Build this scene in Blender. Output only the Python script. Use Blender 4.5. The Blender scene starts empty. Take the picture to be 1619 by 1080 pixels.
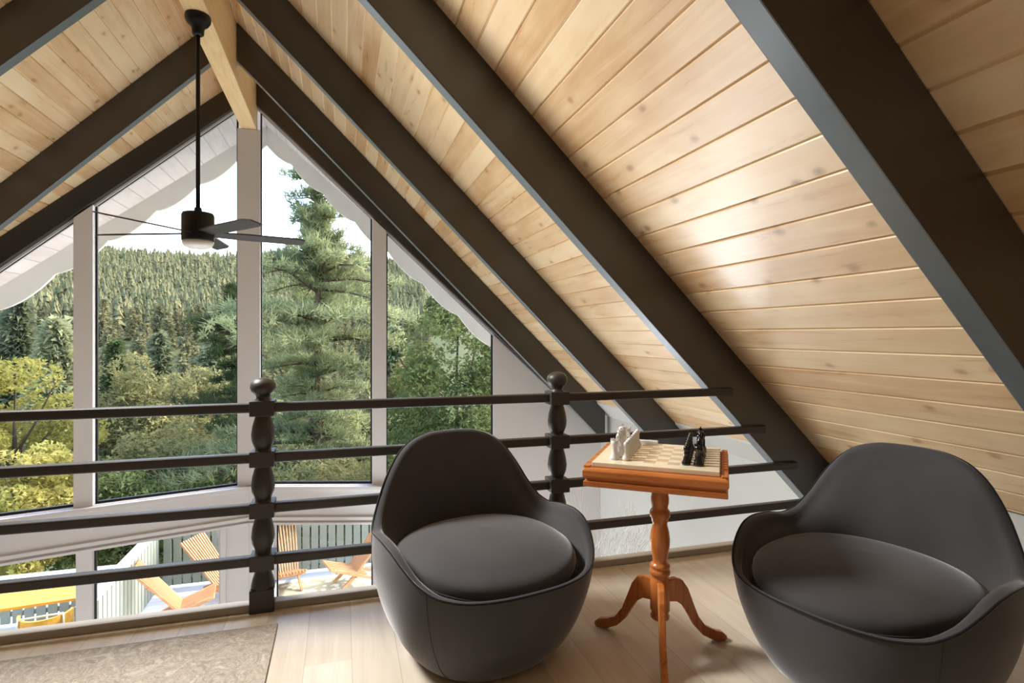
import bpy, bmesh, math, random
import numpy as np
from mathutils import Vector, Matrix, noise as mnoise

random.seed(7)
rng = np.random.default_rng(7)
scn = bpy.context.scene
COL = scn.collection
PI = math.pi

# ------------------------------------------------------------------ site dimensions (metres; loft floor is z = 0)
XR, ZR = -1.127, 4.612          # ridge line of the roof planes (45 degree pitch)
YP, SL = 8.0, 0.287             # point of the prow window wall, and its rake in plan
RAFTER_Y = [1.15, 2.93, 4.70, 6.42]
XRW = 3.20                      # side walls of the great room
XLW = 2 * XR - XRW
ZG = -3.15                      # great room floor and deck
YB = -3.2                       # back wall of the loft
ROOF_END = 3.02                 # where the boarded slope stops on the right
AEND = ROOF_END - XR


def yw(a):                      # plan position of the window wall at distance a from its point
    return YP - SL * a


def yf(a):                      # plan position of the roof edge
    return 9.72 - 0.56 * a


# ------------------------------------------------------------------ helpers
def srgb(r, g, b):
    def c(v):
        v /= 255.0
        return v / 12.92 if v <= 0.04045 else ((v + 0.055) / 1.055) ** 2.4
    return (c(r), c(g), c(b), 1.0)


class NT:
    def __init__(s, name):
        s.m = bpy.data.materials.new(name)
        s.m.use_nodes = True
        s.t = s.m.node_tree
        s.t.nodes.clear()
        s.out = s.t.nodes.new('ShaderNodeOutputMaterial')

    def n(s, typ, **kw):
        nd = s.t.nodes.new(typ)
        for k, v in kw.items():
            if k.startswith('i_'):
                nd.inputs[k[2:].replace('_', ' ')].default_value = v
            else:
                setattr(nd, k, v)
        return nd

    def l(s, a, b):
        s.t.links.new(a, b)

    def math(s, op, a, b=None, clamp=False):
        nd = s.t.nodes.new('ShaderNodeMath')
        nd.operation = op
        nd.use_clamp = clamp
        for i, v in enumerate((a, b)):
            if v is None:
                continue
            if isinstance(v, (int, float)):
                nd.inputs[i].default_value = v
            else:
                s.l(v, nd.inputs[i])
        return nd.outputs[0]

    def mix(s, fac, a, b, mode='MIX'):
        nd = s.t.nodes.new('ShaderNodeMix')
        nd.data_type = 'RGBA'
        nd.blend_type = mode
        for k, v in ((0, fac), (6, a), (7, b)):
            if isinstance(v, (int, float, tuple)):
                nd.inputs[k].default_value = v
            else:
                s.l(v, nd.inputs[k])
        return nd.outputs[2]

    def ramp(s, fac, stops):
        nd = s.t.nodes.new('ShaderNodeValToRGB')
        el = nd.color_ramp.elements
        while len(el) < len(stops):
            el.new(0.5)
        for e, (p, c) in zip(el, stops):
            e.position = p
            e.color = c
        s.l(fac, nd.inputs[0])
        return nd.outputs[0]

    def bsdf(s, color, rough=0.5, spec=0.5, **kw):
        b = s.t.nodes.new('ShaderNodeBsdfPrincipled')
        if isinstance(color, tuple):
            b.inputs['Base Color'].default_value = color
        else:
            s.l(color, b.inputs['Base Color'])
        if isinstance(rough, (int, float)):
            b.inputs['Roughness'].default_value = rough
        else:
            s.l(rough, b.inputs['Roughness'])
        b.inputs['Specular IOR Level'].default_value = spec
        for k, v in kw.items():
            k = k.replace('_', ' ')
            if isinstance(v, (int, float, tuple)):
                b.inputs[k].default_value = v
            else:
                s.l(v, b.inputs[k])
        s.l(b.outputs[0], s.out.inputs[0])
        return b

    def bump(s, h, strength=0.2, dist=0.01):
        b = s.t.nodes.new('ShaderNodeBump')
        b.inputs['Strength'].default_value = strength
        b.inputs['Distance'].default_value = dist
        s.l(h, b.inputs['Height'])
        return b.outputs[0]

    def coord(s, scale=(1, 1, 1), rot=(0, 0, 0)):
        tc = s.t.nodes.new('ShaderNodeTexCoord')
        mp = s.t.nodes.new('ShaderNodeMapping')
        mp.inputs['Scale'].default_value = scale
        mp.inputs['Rotation'].default_value = rot
        s.l(tc.outputs['Object'], mp.inputs[0])
        return mp.outputs[0]

    def noise(s, vec, scale, detail=3.0, rough=0.55, dist=0.0):
        nd = s.t.nodes.new('ShaderNodeTexNoise')
        nd.inputs['Scale'].default_value = scale
        nd.inputs['Detail'].default_value = detail
        nd.inputs['Roughness'].default_value = rough
        nd.inputs['Distortion'].default_value = dist
        s.l(vec, nd.inputs['Vector'])
        return nd.outputs['Fac']


def mat_paint(name, col, rough=0.5, spec=0.4, var=0.06, nscale=6.0, bump=0.03):
    k = NT(name)
    v = k.coord()
    n1 = k.noise(v, nscale, 4)
    dark = tuple(c * (1 - var * 2) for c in col[:3]) + (1,)
    c = k.mix(n1, dark, tuple(min(1, c * (1 + var)) for c in col[:3]) + (1,))
    k.bsdf(c, rough, spec, Normal=k.bump(k.noise(v, nscale * 12, 3), bump, 0.01))
    return k.m


def mat_planks(name, light, mid, dark, width, x0, across='X', along='Y', rough=0.4, spec=0.4, knots=True, seam=0.0,
               tint=0.35, grain=1.0, length=None, coat=0.0):
    """Boards of one width laid side by side: tint per board, long grain, scattered knots."""
    k = NT(name)
    tc = k.n('ShaderNodeTexCoord')
    sp = k.n('ShaderNodeSeparateXYZ')
    k.l(tc.outputs['Object'], sp.inputs[0])
    ac = k.math('DIVIDE', k.math('SUBTRACT', sp.outputs[across], x0), width)
    bid = k.math('FLOOR', ac)
    wn = k.n('ShaderNodeTexWhiteNoise', noise_dimensions='1D')
    k.l(bid, wn.inputs['W'])
    al = k.math('ADD', sp.outputs[along], k.math('MULTIPLY', wn.outputs['Value'], 17.3))
    rnd = wn.outputs['Value']
    if length:
        seg = k.math('FLOOR', k.math('DIVIDE', al, length))
        wn2 = k.n('ShaderNodeTexWhiteNoise', noise_dimensions='2D')
        cb = k.n('ShaderNodeCombineXYZ')
        k.l(bid, cb.inputs[0])
        k.l(seg, cb.inputs[1])
        k.l(cb.outputs[0], wn2.inputs['Vector'])
        rnd = wn2.outputs['Value']
    vg = k.n('ShaderNodeCombineXYZ')
    k.l(k.math('MULTIPLY', sp.outputs[across], 22.0), vg.inputs[0])
    k.l(k.math('MULTIPLY', al, 1.3), vg.inputs[1])
    k.l(rnd, vg.inputs[2])
    g1 = k.noise(vg.outputs[0], 1.0, 5, 0.6, 0.8)
    vb = k.n('ShaderNodeCombineXYZ')
    k.l(k.math('MULTIPLY', sp.outputs[across], 3.0), vb.inputs[0])
    k.l(k.math('MULTIPLY', al, 1.6), vb.inputs[1])
    k.l(k.math('MULTIPLY', rnd, 9.0), vb.inputs[2])
    g2 = k.noise(vb.outputs[0], 1.0, 3)
    f = k.math('ADD', k.math('MULTIPLY', g1, 0.55 * grain), k.math('ADD', k.math('MULTIPLY', g2, 0.45), k.math('MULTIPLY', k.math('SUBTRACT', rnd, 0.5), tint)))
    c = k.ramp(f, [(0.22, dark), (0.5, mid), (0.78, light)])
    if knots:
        vk = k.n('ShaderNodeCombineXYZ')
        k.l(k.math('MULTIPLY', sp.outputs[across], 5.5), vk.inputs[0])
        k.l(k.math('MULTIPLY', al, 2.6), vk.inputs[1])
        vo = k.n('ShaderNodeTexVoronoi', feature='F1', voronoi_dimensions='2D')
        vo.inputs['Scale'].default_value = 1.0
        k.l(vk.outputs[0], vo.inputs['Vector'])
        sc = k.n('ShaderNodeSeparateColor')
        k.l(vo.outputs['Color'], sc.inputs[0])
        gate = k.math('GREATER_THAN', sc.outputs[0], 0.45)
        kr = k.math('ADD', vo.outputs['Distance'], k.math('MULTIPLY', k.math('SUBTRACT', g1, 0.5), 0.14))
        kf = k.math('MULTIPLY', k.math('SUBTRACT', 1.0, k.math('DIVIDE', kr, 0.085), True), gate)
        c = k.mix(k.math('MULTIPLY', k.math('POWER', kf, 0.8), 0.75), c, tuple(v * 0.30 for v in dark[:3]) + (1,))
        ring = k.math('MULTIPLY', k.math('SUBTRACT', 1.0, k.math('DIVIDE', kr, 0.18), True), gate)
        c = k.mix(k.math('MULTIPLY', ring, 0.35), c, dark)
    if seam:
        fr = k.math('FRACT', ac)
        ed = k.math('MINIMUM', fr, k.math('SUBTRACT', 1.0, fr))
        sm = k.math('LESS_THAN', ed, seam)
        c = k.mix(k.math('MULTIPLY', sm, 0.45), c, tuple(v * 0.45 for v in dark[:3]) + (1,))
    rr = k.math('ADD', k.math('MULTIPLY', g1, 0.18), rough - 0.09)
    k.bsdf(c, rr, spec, Normal=k.bump(g1, 0.05, 0.01), Coat_Weight=coat, Coat_Roughness=0.36)
    return k.m


def mat_wood(name, light, dark, axis=2, rough=0.3, spec=0.5, scale=1.0):
    k = NT(name)
    sc = [26.0 * scale] * 3
    sc[axis] = 2.2 * scale
    v = k.coord(tuple(sc))
    g = k.noise(v, 1.0, 5, 0.6, 1.2)
    c = k.ramp(g, [(0.25, dark), (0.7, light)])
    k.bsdf(c, k.math('ADD', k.math('MULTIPLY', g, 0.15), rough - 0.07), spec, Normal=k.bump(g, 0.06, 0.005))
    return k.m


def mat_leaf(name, cols, nscale=0.6, transl=0.35, rough=0.6):
    """Leaves and needles: clumps of lighter and darker green, some light passing through."""
    k = NT(name)
    v = k.coord()
    n1 = k.noise(v, nscale, 2)
    n2 = k.noise(v, nscale * 9, 2)
    f = k.math('ADD', k.math('MULTIPLY', n1, 0.6), k.math('MULTIPLY', n2, 0.4))
    oi = k.n('ShaderNodeObjectInfo')
    f = k.math('ADD', f, k.math('MULTIPLY', k.math('SUBTRACT', oi.outputs['Random'], 0.5), 0.25))
    c = k.ramp(f, [(0.3, cols[0]), (0.5, cols[1]), (0.68, cols[2])])
    d = k.n('ShaderNodeBsdfDiffuse')
    t = k.n('ShaderNodeBsdfTranslucent')
    k.l(c, d.inputs[0])
    k.l(k.mix(0.5, c, cols[2]), t.inputs[0])
    m = k.n('ShaderNodeMixShader')
    m.inputs[0].default_value = transl
    k.l(d.outputs[0], m.inputs[1])
    k.l(t.outputs[0], m.inputs[2])
    k.l(m.outputs[0], k.out.inputs[0])
    return k.m


# ------------------------------------------------------------------ mesh builder
class MB:
    def __init__(s):
        s.v, s.f, s.sm = [], [], []

    def add(s, vs, fs, smooth=False):
        b = len(s.v)
        s.v.extend([tuple(p) for p in vs])
        for f in fs:
            s.f.append(tuple(b + i for i in f))
            s.sm.append(smooth)
        return s

    def hexa(s, p):             # 8 points: bottom ring of four, then top ring of four
        return s.add(p, [(0, 3, 2, 1), (4, 5, 6, 7), (0, 1, 5, 4), (1, 2, 6, 5), (2, 3, 7, 6), (3, 0, 4, 7)])

    def box(s, x0, x1, y0, y1, z0, z1):
        return s.hexa([(x0, y0, z0), (x1, y0, z0), (x1, y1, z0), (x0, y1, z0), (x0, y0, z1), (x1, y0, z1), (x1, y1, z1), (x0, y1, z1)])

    def bar(s, a, b, w, h, up=(0, 0, 1)):
        a, b = Vector(a), Vector(b)
        d = (b - a).normalized()
        u = Vector(up)
        r = d.cross(u)
        if r.length < 1e-5:
            r = d.cross(Vector((1, 0, 0)))
        r.normalize()
        u = r.cross(d).normalized()
        r, u = r * w / 2, u * h / 2
        return s.hexa([a - r - u, a + r - u, b + r - u, b - r - u, a - r + u, a + r + u, b + r + u, b - r + u])

    def tube(s, pts, rad, seg=8, caps=True):
        pts = [Vector(p) for p in pts]
        if isinstance(rad, (int, float)):
            rad = [rad] * len(pts)
        rings = []
        ref = Vector((0, 0, 1))
        for i, p in enumerate(pts):
            d = (pts[min(i + 1, len(pts) - 1)] - pts[max(i - 1, 0)]).normalized()
            r = d.cross(ref)
            if r.length < 1e-3:
                r = d.cross(Vector((1, 0, 0)))
            r.normalize()
            u = r.cross(d)
            rings.append([p + (r * math.cos(t) + u * math.sin(t)) * rad[i] for t in [2 * PI * j / seg for j in range(seg)]])
        vs = [q for rg in rings for q in rg]
        fs = []
        for i in range(len(pts) - 1):
            for j in range(seg):
                fs.append((i * seg + j, i * seg + (j + 1) % seg, (i + 1) * seg + (j + 1) % seg, (i + 1) * seg + j))
        if caps:
            fs.append(tuple(range(seg))[::-1])
            fs.append(tuple((len(pts) - 1) * seg + j for j in range(seg)))
        return s.add(vs, fs, True)

    def loop_tube(s, pts, rad, seg=8):
        pts = [Vector(p) for p in pts]
        n = len(pts)
        vs, fs = [], []
        for i, p in enumerate(pts):
            d = (pts[(i + 1) % n] - pts[i - 1]).normalized()
            r = d.cross(Vector((0, 0, 1))).normalized()
            u = r.cross(d)
            vs += [p + (r * math.cos(t) + u * math.sin(t)) * rad for t in [2 * PI * j / seg for j in range(seg)]]
        for i in range(n):
            for j in range(seg):
                fs.append((i * seg + j, i * seg + (j + 1) % seg, ((i + 1) % n) * seg + (j + 1) % seg, ((i + 1) % n) * seg + j))
        return s.add(vs, fs, True)

    def lathe(s, prof, seg=24, c=(0, 0), smooth=True):
        vs, fs = [], []
        for r, z in prof:
            for j in range(seg):
                t = 2 * PI * j / seg
                vs.append((c[0] + r * math.cos(t), c[1] + r * math.sin(t), z))
        for i in range(len(prof) - 1):
            for j in range(seg):
                fs.append((i * seg + j, i * seg + (j + 1) % seg, (i + 1) * seg + (j + 1) % seg, (i + 1) * seg + j))
        if prof[0][0] > 1e-6:
            fs.append(tuple(range(seg))[::-1])
        if prof[-1][0] > 1e-6:
            fs.append(tuple((len(prof) - 1) * seg + j for j in range(seg)))
        return s.add(vs, fs, smooth)

    def prism(s, poly, p0, ux, uy, n, t):
        """A flat outline (2-D points) in the plane p0 + x ux + y uy, made t thick along n."""
        p0, ux, uy, n = Vector(p0), Vector(ux), Vector(uy), Vector(n)
        a = [p0 + ux * x + uy * y for x, y in poly]
        b = [p + n * t for p in a]
        k = len(poly)
        fs = [tuple(range(k)), tuple(range(2 * k - 1, k - 1, -1))]
        for i in range(k):
            j = (i + 1) % k
            fs.append((i, i + k, j + k, j))
        return s.add(a + b, fs)

    def mesh(s, name, m):
        me = bpy.data.meshes.new(name)
        me.from_pydata([tuple(p) for p in s.v], [], s.f)
        bm = bmesh.new()
        bm.from_mesh(me)
        for f, sm in zip(bm.faces, s.sm):
            f.smooth = sm
        bmesh.ops.recalc_face_normals(bm, faces=bm.faces)
        bm.to_mesh(me)
        bm.free()
        if m:
            me.materials.append(m)
        return me

    def build(s, name, m, parent=None, bevel=0, seg=2, sharp=None):
        o = bpy.data.objects.new(name, s.mesh(name, m))
        COL.objects.link(o)
        if parent:
            o.parent = parent
        if bevel:
            b = o.modifiers.new('bevel', 'BEVEL')
            b.width = bevel
            b.segments = seg
            b.limit_method = 'ANGLE'
            b.angle_limit = math.radians(40)
        return o


def tag(o, label=None, cat=None, group=None, kind=None):
    if label:
        o['label'] = label
    if cat:
        o['category'] = cat
    if group:
        o['group'] = group
    if kind:
        o['kind'] = kind
    return o


def thing(name, label, cat, loc=(0, 0, 0), rz=0.0, group=None):
    o = bpy.data.objects.new(name, None)
    o.empty_display_size = 0.1
    COL.objects.link(o)
    o.location = loc
    o.rotation_euler = (0, 0, rz)
    return tag(o, label, cat, group)


def struct(o, label=None):
    return tag(o, label, kind='structure')


def copy_tree(o, parent=None):
    c = o.copy()
    COL.objects.link(c)
    c.parent = parent
    for ch in list(o.children):
        copy_tree(ch, c)
    return c


# ------------------------------------------------------------------ materials
PW = 0.106
M = {}
M['pine_right'] = mat_planks('varnished_pine', srgb(243, 224, 192), srgb(231, 203, 162), srgb(198, 154, 104), PW, XR, tint=0.24, grain=0.8, rough=0.3, spec=0.6, coat=0.6)  # pale pine boards under a glossy varnish coat
M['beam_pine'] = mat_wood('clear_pine', srgb(240, 212, 164), srgb(222, 184, 128), 1, 0.45, 0.35, 0.6)
M['rafter'] = mat_paint('dark_brown_stain', srgb(39, 34, 28), 0.33, 0.95, 0.12, 5.0)
M['rafter_sheen'] = mat_paint('rafter_underside_sky_sheen', srgb(98, 107, 111), 0.33, 0.8, 0.08, 14.0)
M['rail_brown'] = mat_paint('dark_brown_rail_paint', srgb(52, 47, 42), 0.45, 0.55, 0.08, 9.0)
M['white'] = mat_paint('white_trim_paint', srgb(216, 213, 213), 0.45, 0.4, 0.02)
M['wall'] = mat_paint('white_wall_paint', srgb(188, 187, 182), 0.7, 0.25, 0.02)
M['soffit'] = mat_planks('white_soffit_boards', srgb(236, 230, 226), srgb(230, 222, 218), srgb(208, 198, 192), 0.16, XR, knots=False, seam=0.03, tint=0.2, rough=0.6)
M['fascia'] = mat_paint('white_fascia_paint', srgb(236, 232, 222), 0.6, 0.3, 0.03)
M['floor'] = mat_planks('pale_oak_planks', srgb(228, 217, 200), srgb(212, 199, 180), srgb(190, 175, 154), 0.18, 0.04, knots=False, seam=0.008, tint=0.25, rough=0.34, spec=0.45, length=1.3)
M['lower_floor'] = mat_planks('brown_floor_boards', srgb(206, 186, 160), srgb(190, 168, 140), srgb(160, 138, 110), 0.18, 0.0, knots=False, seam=0.01)
M['deckwood'] = mat_planks('grey_white_deck_boards', srgb(232, 232, 232), srgb(214, 216, 218), srgb(186, 190, 194), 0.14, 0.0, across='Y', along='X', knots=False, seam=0.04, tint=0.2, rough=0.7)
M['black_metal'] = mat_paint('matt_black_metal', srgb(17, 16, 18), 0.45, 0.3, 0.05)
M['blade'] = mat_paint('dark_grey_blade', srgb(52, 48, 46), 0.4, 0.5, 0.06)
M['lens'] = mat_paint('frosted_lens', srgb(225, 222, 215), 0.4, 0.5, 0.01)
M['gasket'] = mat_paint('black_gasket', srgb(26, 26, 28), 0.5, 0.4, 0.02)
M['cherry'] = mat_wood('orange_cherry_wood', srgb(204, 128, 66), srgb(166, 90, 38), 2, 0.28, 0.5, 1.2)
M['cherry_flat'] = mat_wood('orange_cherry_frame', srgb(208, 130, 68), srgb(166, 90, 38), 0, 0.28, 0.5, 1.0)
M['teak'] = mat_wood('orange_teak_slats', srgb(206, 160, 112), srgb(172, 118, 72), 0, 0.5, 0.3, 0.6)
M['yellow_wood'] = mat_wood('golden_yellow_wood', srgb(232, 176, 60), srgb(206, 140, 36), 0, 0.5, 0.3, 0.6)
M['fence'] = mat_paint('grey_green_fence_paint', srgb(142, 148, 134), 0.6, 0.3, 0.06)
M['fence_cap'] = mat_paint('pale_blue_grey_cap_paint', srgb(206, 218, 222), 0.6, 0.3, 0.03)
M['pale_metal'] = mat_paint('cream_metal_tube', srgb(230, 220, 190), 0.4, 0.5, 0.02)
M['bark'] = mat_wood('grey_brown_bark', srgb(104, 88, 72), srgb(60, 48, 38), 2, 0.9, 0.1, 0.3)
M['twig'] = mat_paint('white_twig', srgb(236, 234, 230), 0.6, 0.3, 0.03)
M['dark_roof'] = mat_paint('brown_roofing', srgb(84, 76, 70), 0.9, 0.1, 0.1)
M['piece_white'] = mat_paint('pale_grey_stone_piece', srgb(226, 224, 222), 0.35, 0.5, 0.05, 40.0)
M['piece_black'] = mat_paint('black_stone_piece', srgb(24, 24, 26), 0.16, 0.6, 0.1, 40.0)
M['felt'] = mat_paint('dark_felt', srgb(30, 28, 30), 0.9, 0.1, 0.05)


def mk_velvet(name, a, b):
    k = NT(name)
    v = k.coord()
    n1 = k.noise(v, 5.0, 3)
    n2 = k.noise(v, 420.0, 2)
    c = k.mix(n1, a, b)
    k.bsdf(c, 0.85, 0.25, Sheen_Weight=0.6, Sheen_Roughness=0.35, Sheen_Tint=(0.88, 0.87, 0.88, 1), Normal=k.bump(n2, 0.12, 0.002))
    return k.m


M['velvet'] = mk_velvet('charcoal_velvet', srgb(59, 58, 60), srgb(75, 74, 76))
M['piping'] = mk_velvet('black_piping', srgb(18, 17, 20), srgb(26, 25, 28))


def mk_glass():
    k = NT('window_glass')
    tr = k.n('ShaderNodeBsdfTransparent')
    tr.inputs[0].default_value = (0.97, 0.98, 0.98, 1)
    gl = k.n('ShaderNodeBsdfGlossy')
    gl.inputs['Roughness'].default_value = 0.02
    fr = k.n('ShaderNodeFresnel')
    fr.inputs[0].default_value = 1.35
    mx = k.n('ShaderNodeMixShader')
    k.l(fr.outputs[0], mx.inputs[0])
    k.l(tr.outputs[0], mx.inputs[1])
    k.l(gl.outputs[0], mx.inputs[2])
    k.l(mx.outputs[0], k.out.inputs[0])
    return k.m


M['glass'] = mk_glass()


def mk_chessboard(n=8):
    """Cream marble board with tan squares inside a plain cream border; object x, y run over the board."""
    k = NT('cream_marble_board')
    tc = k.n('ShaderNodeTexCoord')
    sp = k.n('ShaderNodeSeparateXYZ')
    k.l(tc.outputs['Object'], sp.inputs[0])
    q = 0.0455
    fx = k.math('FLOOR', k.math('DIVIDE', k.math('ADD', sp.outputs['X'], 4 * q), q))
    fy = k.math('FLOOR', k.math('DIVIDE', k.math('ADD', sp.outputs['Y'], 4 * q), q))
    par = k.math('MODULO', k.math('ADD', k.math('ADD', fx, fy), 100.0), 2.0)
    ix = k.math('LESS_THAN', k.math('ABSOLUTE', sp.outputs['X']), 4 * q)
    iy = k.math('LESS_THAN', k.math('ABSOLUTE', sp.outputs['Y']), 4 * q)
    f = k.math('MULTIPLY', par, k.math('MULTIPLY', ix, iy))
    n1 = k.noise(k.coord(), 30, 5)
    base = k.mix(n1, srgb(232, 218, 186), srgb(244, 234, 210))
    tan = k.mix(n1, srgb(196, 168, 122), srgb(214, 190, 146))
    k.bsdf(k.mix(f, base, tan), 0.25, 0.5)
    return k.m


M['board'] = mk_chessboard()


def mk_rug():
    k = NT('worn_taupe_rug')
    v = k.coord()
    n1 = k.noise(v, 11, 3, 0.6, 1.6)
    n4 = k.noise(v, 24, 3, 0.6, 2.2)
    n2 = k.noise(v, 70, 4)
    n3 = k.noise(v, 3.0, 3)
    c = k.ramp(n1, [(0.36, srgb(150, 142, 134)), (0.47, srgb(192, 184, 174)), (0.53, srgb(160, 150, 140)), (0.64, srgb(204, 197, 186))])
    c = k.mix(k.ramp(n4, [(0.46, (0, 0, 0, 1)), (0.50, (0.6, 0.6, 0.6, 1)), (0.55, (0, 0, 0, 1))]), c, srgb(120, 112, 108))
    c = k.mix(k.math('MULTIPLY', n2, 0.5), c, srgb(140, 132, 124))
    c = k.mix(k.math('MULTIPLY', n3, 0.25), c, srgb(196, 176, 142))
    k.bsdf(c, 0.95, 0.1, Normal=k.bump(k.noise(v, 300, 2), 0.3, 0.004))
    return k.m


M['rug'] = mk_rug()


def mk_patterned(name, a, b, sc):
    k = NT(name)
    v = k.coord()
    vo = k.n('ShaderNodeTexVoronoi')
    vo.inputs['Scale'].default_value = sc
    k.l(v, vo.inputs['Vector'])
    k.bsdf(k.ramp(vo.outputs['Distance'], [(0.25, a), (0.5, b)]), 0.9, 0.1)
    return k.m


M['outdoor_rug'] = mk_patterned('cream_outdoor_rug', srgb(236, 232, 214), srgb(176, 172, 140), 9.0)


def mk_ground():
    k = NT('forest_ground')
    v = k.coord()
    n1 = k.noise(v, 0.05, 5)
    n2 = k.noise(v, 0.9, 4)
    c = k.mix(n1, srgb(70, 78, 52), srgb(112, 112, 76))
    c = k.mix(k.math('MULTIPLY', n2, 0.5), c, srgb(52, 58, 40))
    k.bsdf(c, 0.95, 0.1)
    return k.m


M['ground'] = mk_ground()
M['leaf_pine'] = mat_leaf('pine_needles', (srgb(78, 92, 66), srgb(138, 146, 102), srgb(200, 198, 146)), 0.9, 0.42)
M['leaf_dark'] = mat_leaf('dark_oak_leaves', (srgb(50, 64, 38), srgb(92, 104, 60), srgb(146, 152, 94)), 1.2, 0.3)
M['leaf_yellow'] = mat_leaf('yellow_green_leaves', (srgb(112, 112, 52), srgb(158, 150, 76), srgb(196, 182, 106)), 0.9, 0.4)
M['leaf_olive'] = mat_leaf('olive_leaves', (srgb(64, 70, 44), srgb(112, 112, 72), srgb(166, 156, 106)), 1.2, 0.35)
M['leaf_mid'] = mat_leaf('grey_green_needles', (srgb(78, 88, 66), srgb(120, 124, 92), srgb(164, 162, 120)), 0.35, 0.3)
M['leaf_far'] = mat_leaf('hazy_hillside_needles', (srgb(100, 100, 72), srgb(130, 125, 90), srgb(162, 150, 104)), 0.09, 0.15)  # distance haze is mixed into these needle colours
M['leaf_shade'] = mat_leaf('deep_green_needles', (srgb(34, 44, 30), srgb(56, 70, 44), srgb(88, 100, 62)), 0.7, 0.25)

# ------------------------------------------------------------------ the house: roof, rafters, ridge beam


def side_x(side, a):
    return XR + side * a


def make_ceiling(side, name, m):
    """Tongue-and-groove boards on one roof slope; every joint is a small V groove."""
    b = MB()
    n = int(AEND / PW)
    g, dp = 0.0055, 0.009

    def P(a, y, up=0.0):
        q = up / math.sqrt(2)
        return (side_x(side, a + q), y, ZR - a + q)
    for i in range(n + 1):
        a0, a1 = i * PW, min((i + 1) * PW, AEND)
        for u0, u1, h0, h1 in ((a0, a0 + g, dp, 0), (a0 + g, a1 - g, 0, 0), (a1 - g, a1, 0, dp)):
            b.add([P(u0, YB, h0), P(u1, YB, h1), P(u1, yw(u1) - 0.02, h1), P(u0, yw(u0) - 0.02, h0)], [(0, 1, 2, 3)])
    # closed back so that daylight stays out
    t = 0.14
    b.add([P(0, YB, t), P(AEND, YB, t), P(AEND, yw(AEND), t), P(0, yw(0), t)], [(0, 1, 2, 3)])
    return struct(b.build(name, m), 'pine board ceiling slope')


make_ceiling(1, 'ceiling_right', M['pine_right'])
make_ceiling(-1, 'ceiling_left', M['pine_right'])

# roof covering above, reaching out to the raked edge
for side, nm in ((1, 'roof_right'), (-1, 'roof_left')):
    b = MB()
    up = 0.2

    def P(a, y, up):
        return (side_x(side, a), y, ZR - a + up)
    ae = 5.2
    b.hexa([P(0, YB - .3, up), P(ae, YB - .3, up), P(ae, yf(ae), up), P(0, yf(0), up),
            P(0, YB - .3, up + .1), P(ae, YB - .3, up + .1), P(ae, yf(ae), up + .1), P(0, yf(0), up + .1)])
    struct(b.build(nm, M['dark_roof']), 'brown roof slope')
    # boarded soffit of the overhang
    b = MB()
    lo = -0.03
    b.hexa([P(0, yw(0) + .02, lo), P(ae, yw(ae) + .02, lo), P(ae, yf(ae) - .02, lo), P(0, yf(0) - .02, lo),
            P(0, yw(0) + .02, lo + .08), P(ae, yw(ae) + .02, lo + .08), P(ae, yf(ae) - .02, lo + .08), P(0, yf(0) - .02, lo + .08)])
    struct(b.build('trim_1' if side > 0 else 'trim_2', M['soffit']), 'white boarded soffit under the roof overhang')
    # scalloped fascia board
    b = MB()
    N = 150
    poly_t, poly_b = [], []
    for i in range(N + 1):
        a = ae * i / N
        ph = (a + 0.10) / 0.475
        d = 0.27 + 0.085 * abs(math.sin(PI * ph)) ** 0.7
        poly_t.append(P(a, yf(a), 0.22))
        poly_b.append(P(a, yf(a), -d))
    for i in range(N):
        p = [poly_b[i], poly_b[i + 1], poly_t[i + 1], poly_t[i]]
        q = [(x, y - .05, z) for x, y, z in p]
        b.add(p + q, [(0, 1, 2, 3), (7, 6, 5, 4), (0, 4, 5, 1)])
    struct(b.build('trim_3' if side > 0 else 'trim_4', M['fascia']), 'white fascia board with a scalloped lower edge')

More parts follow.
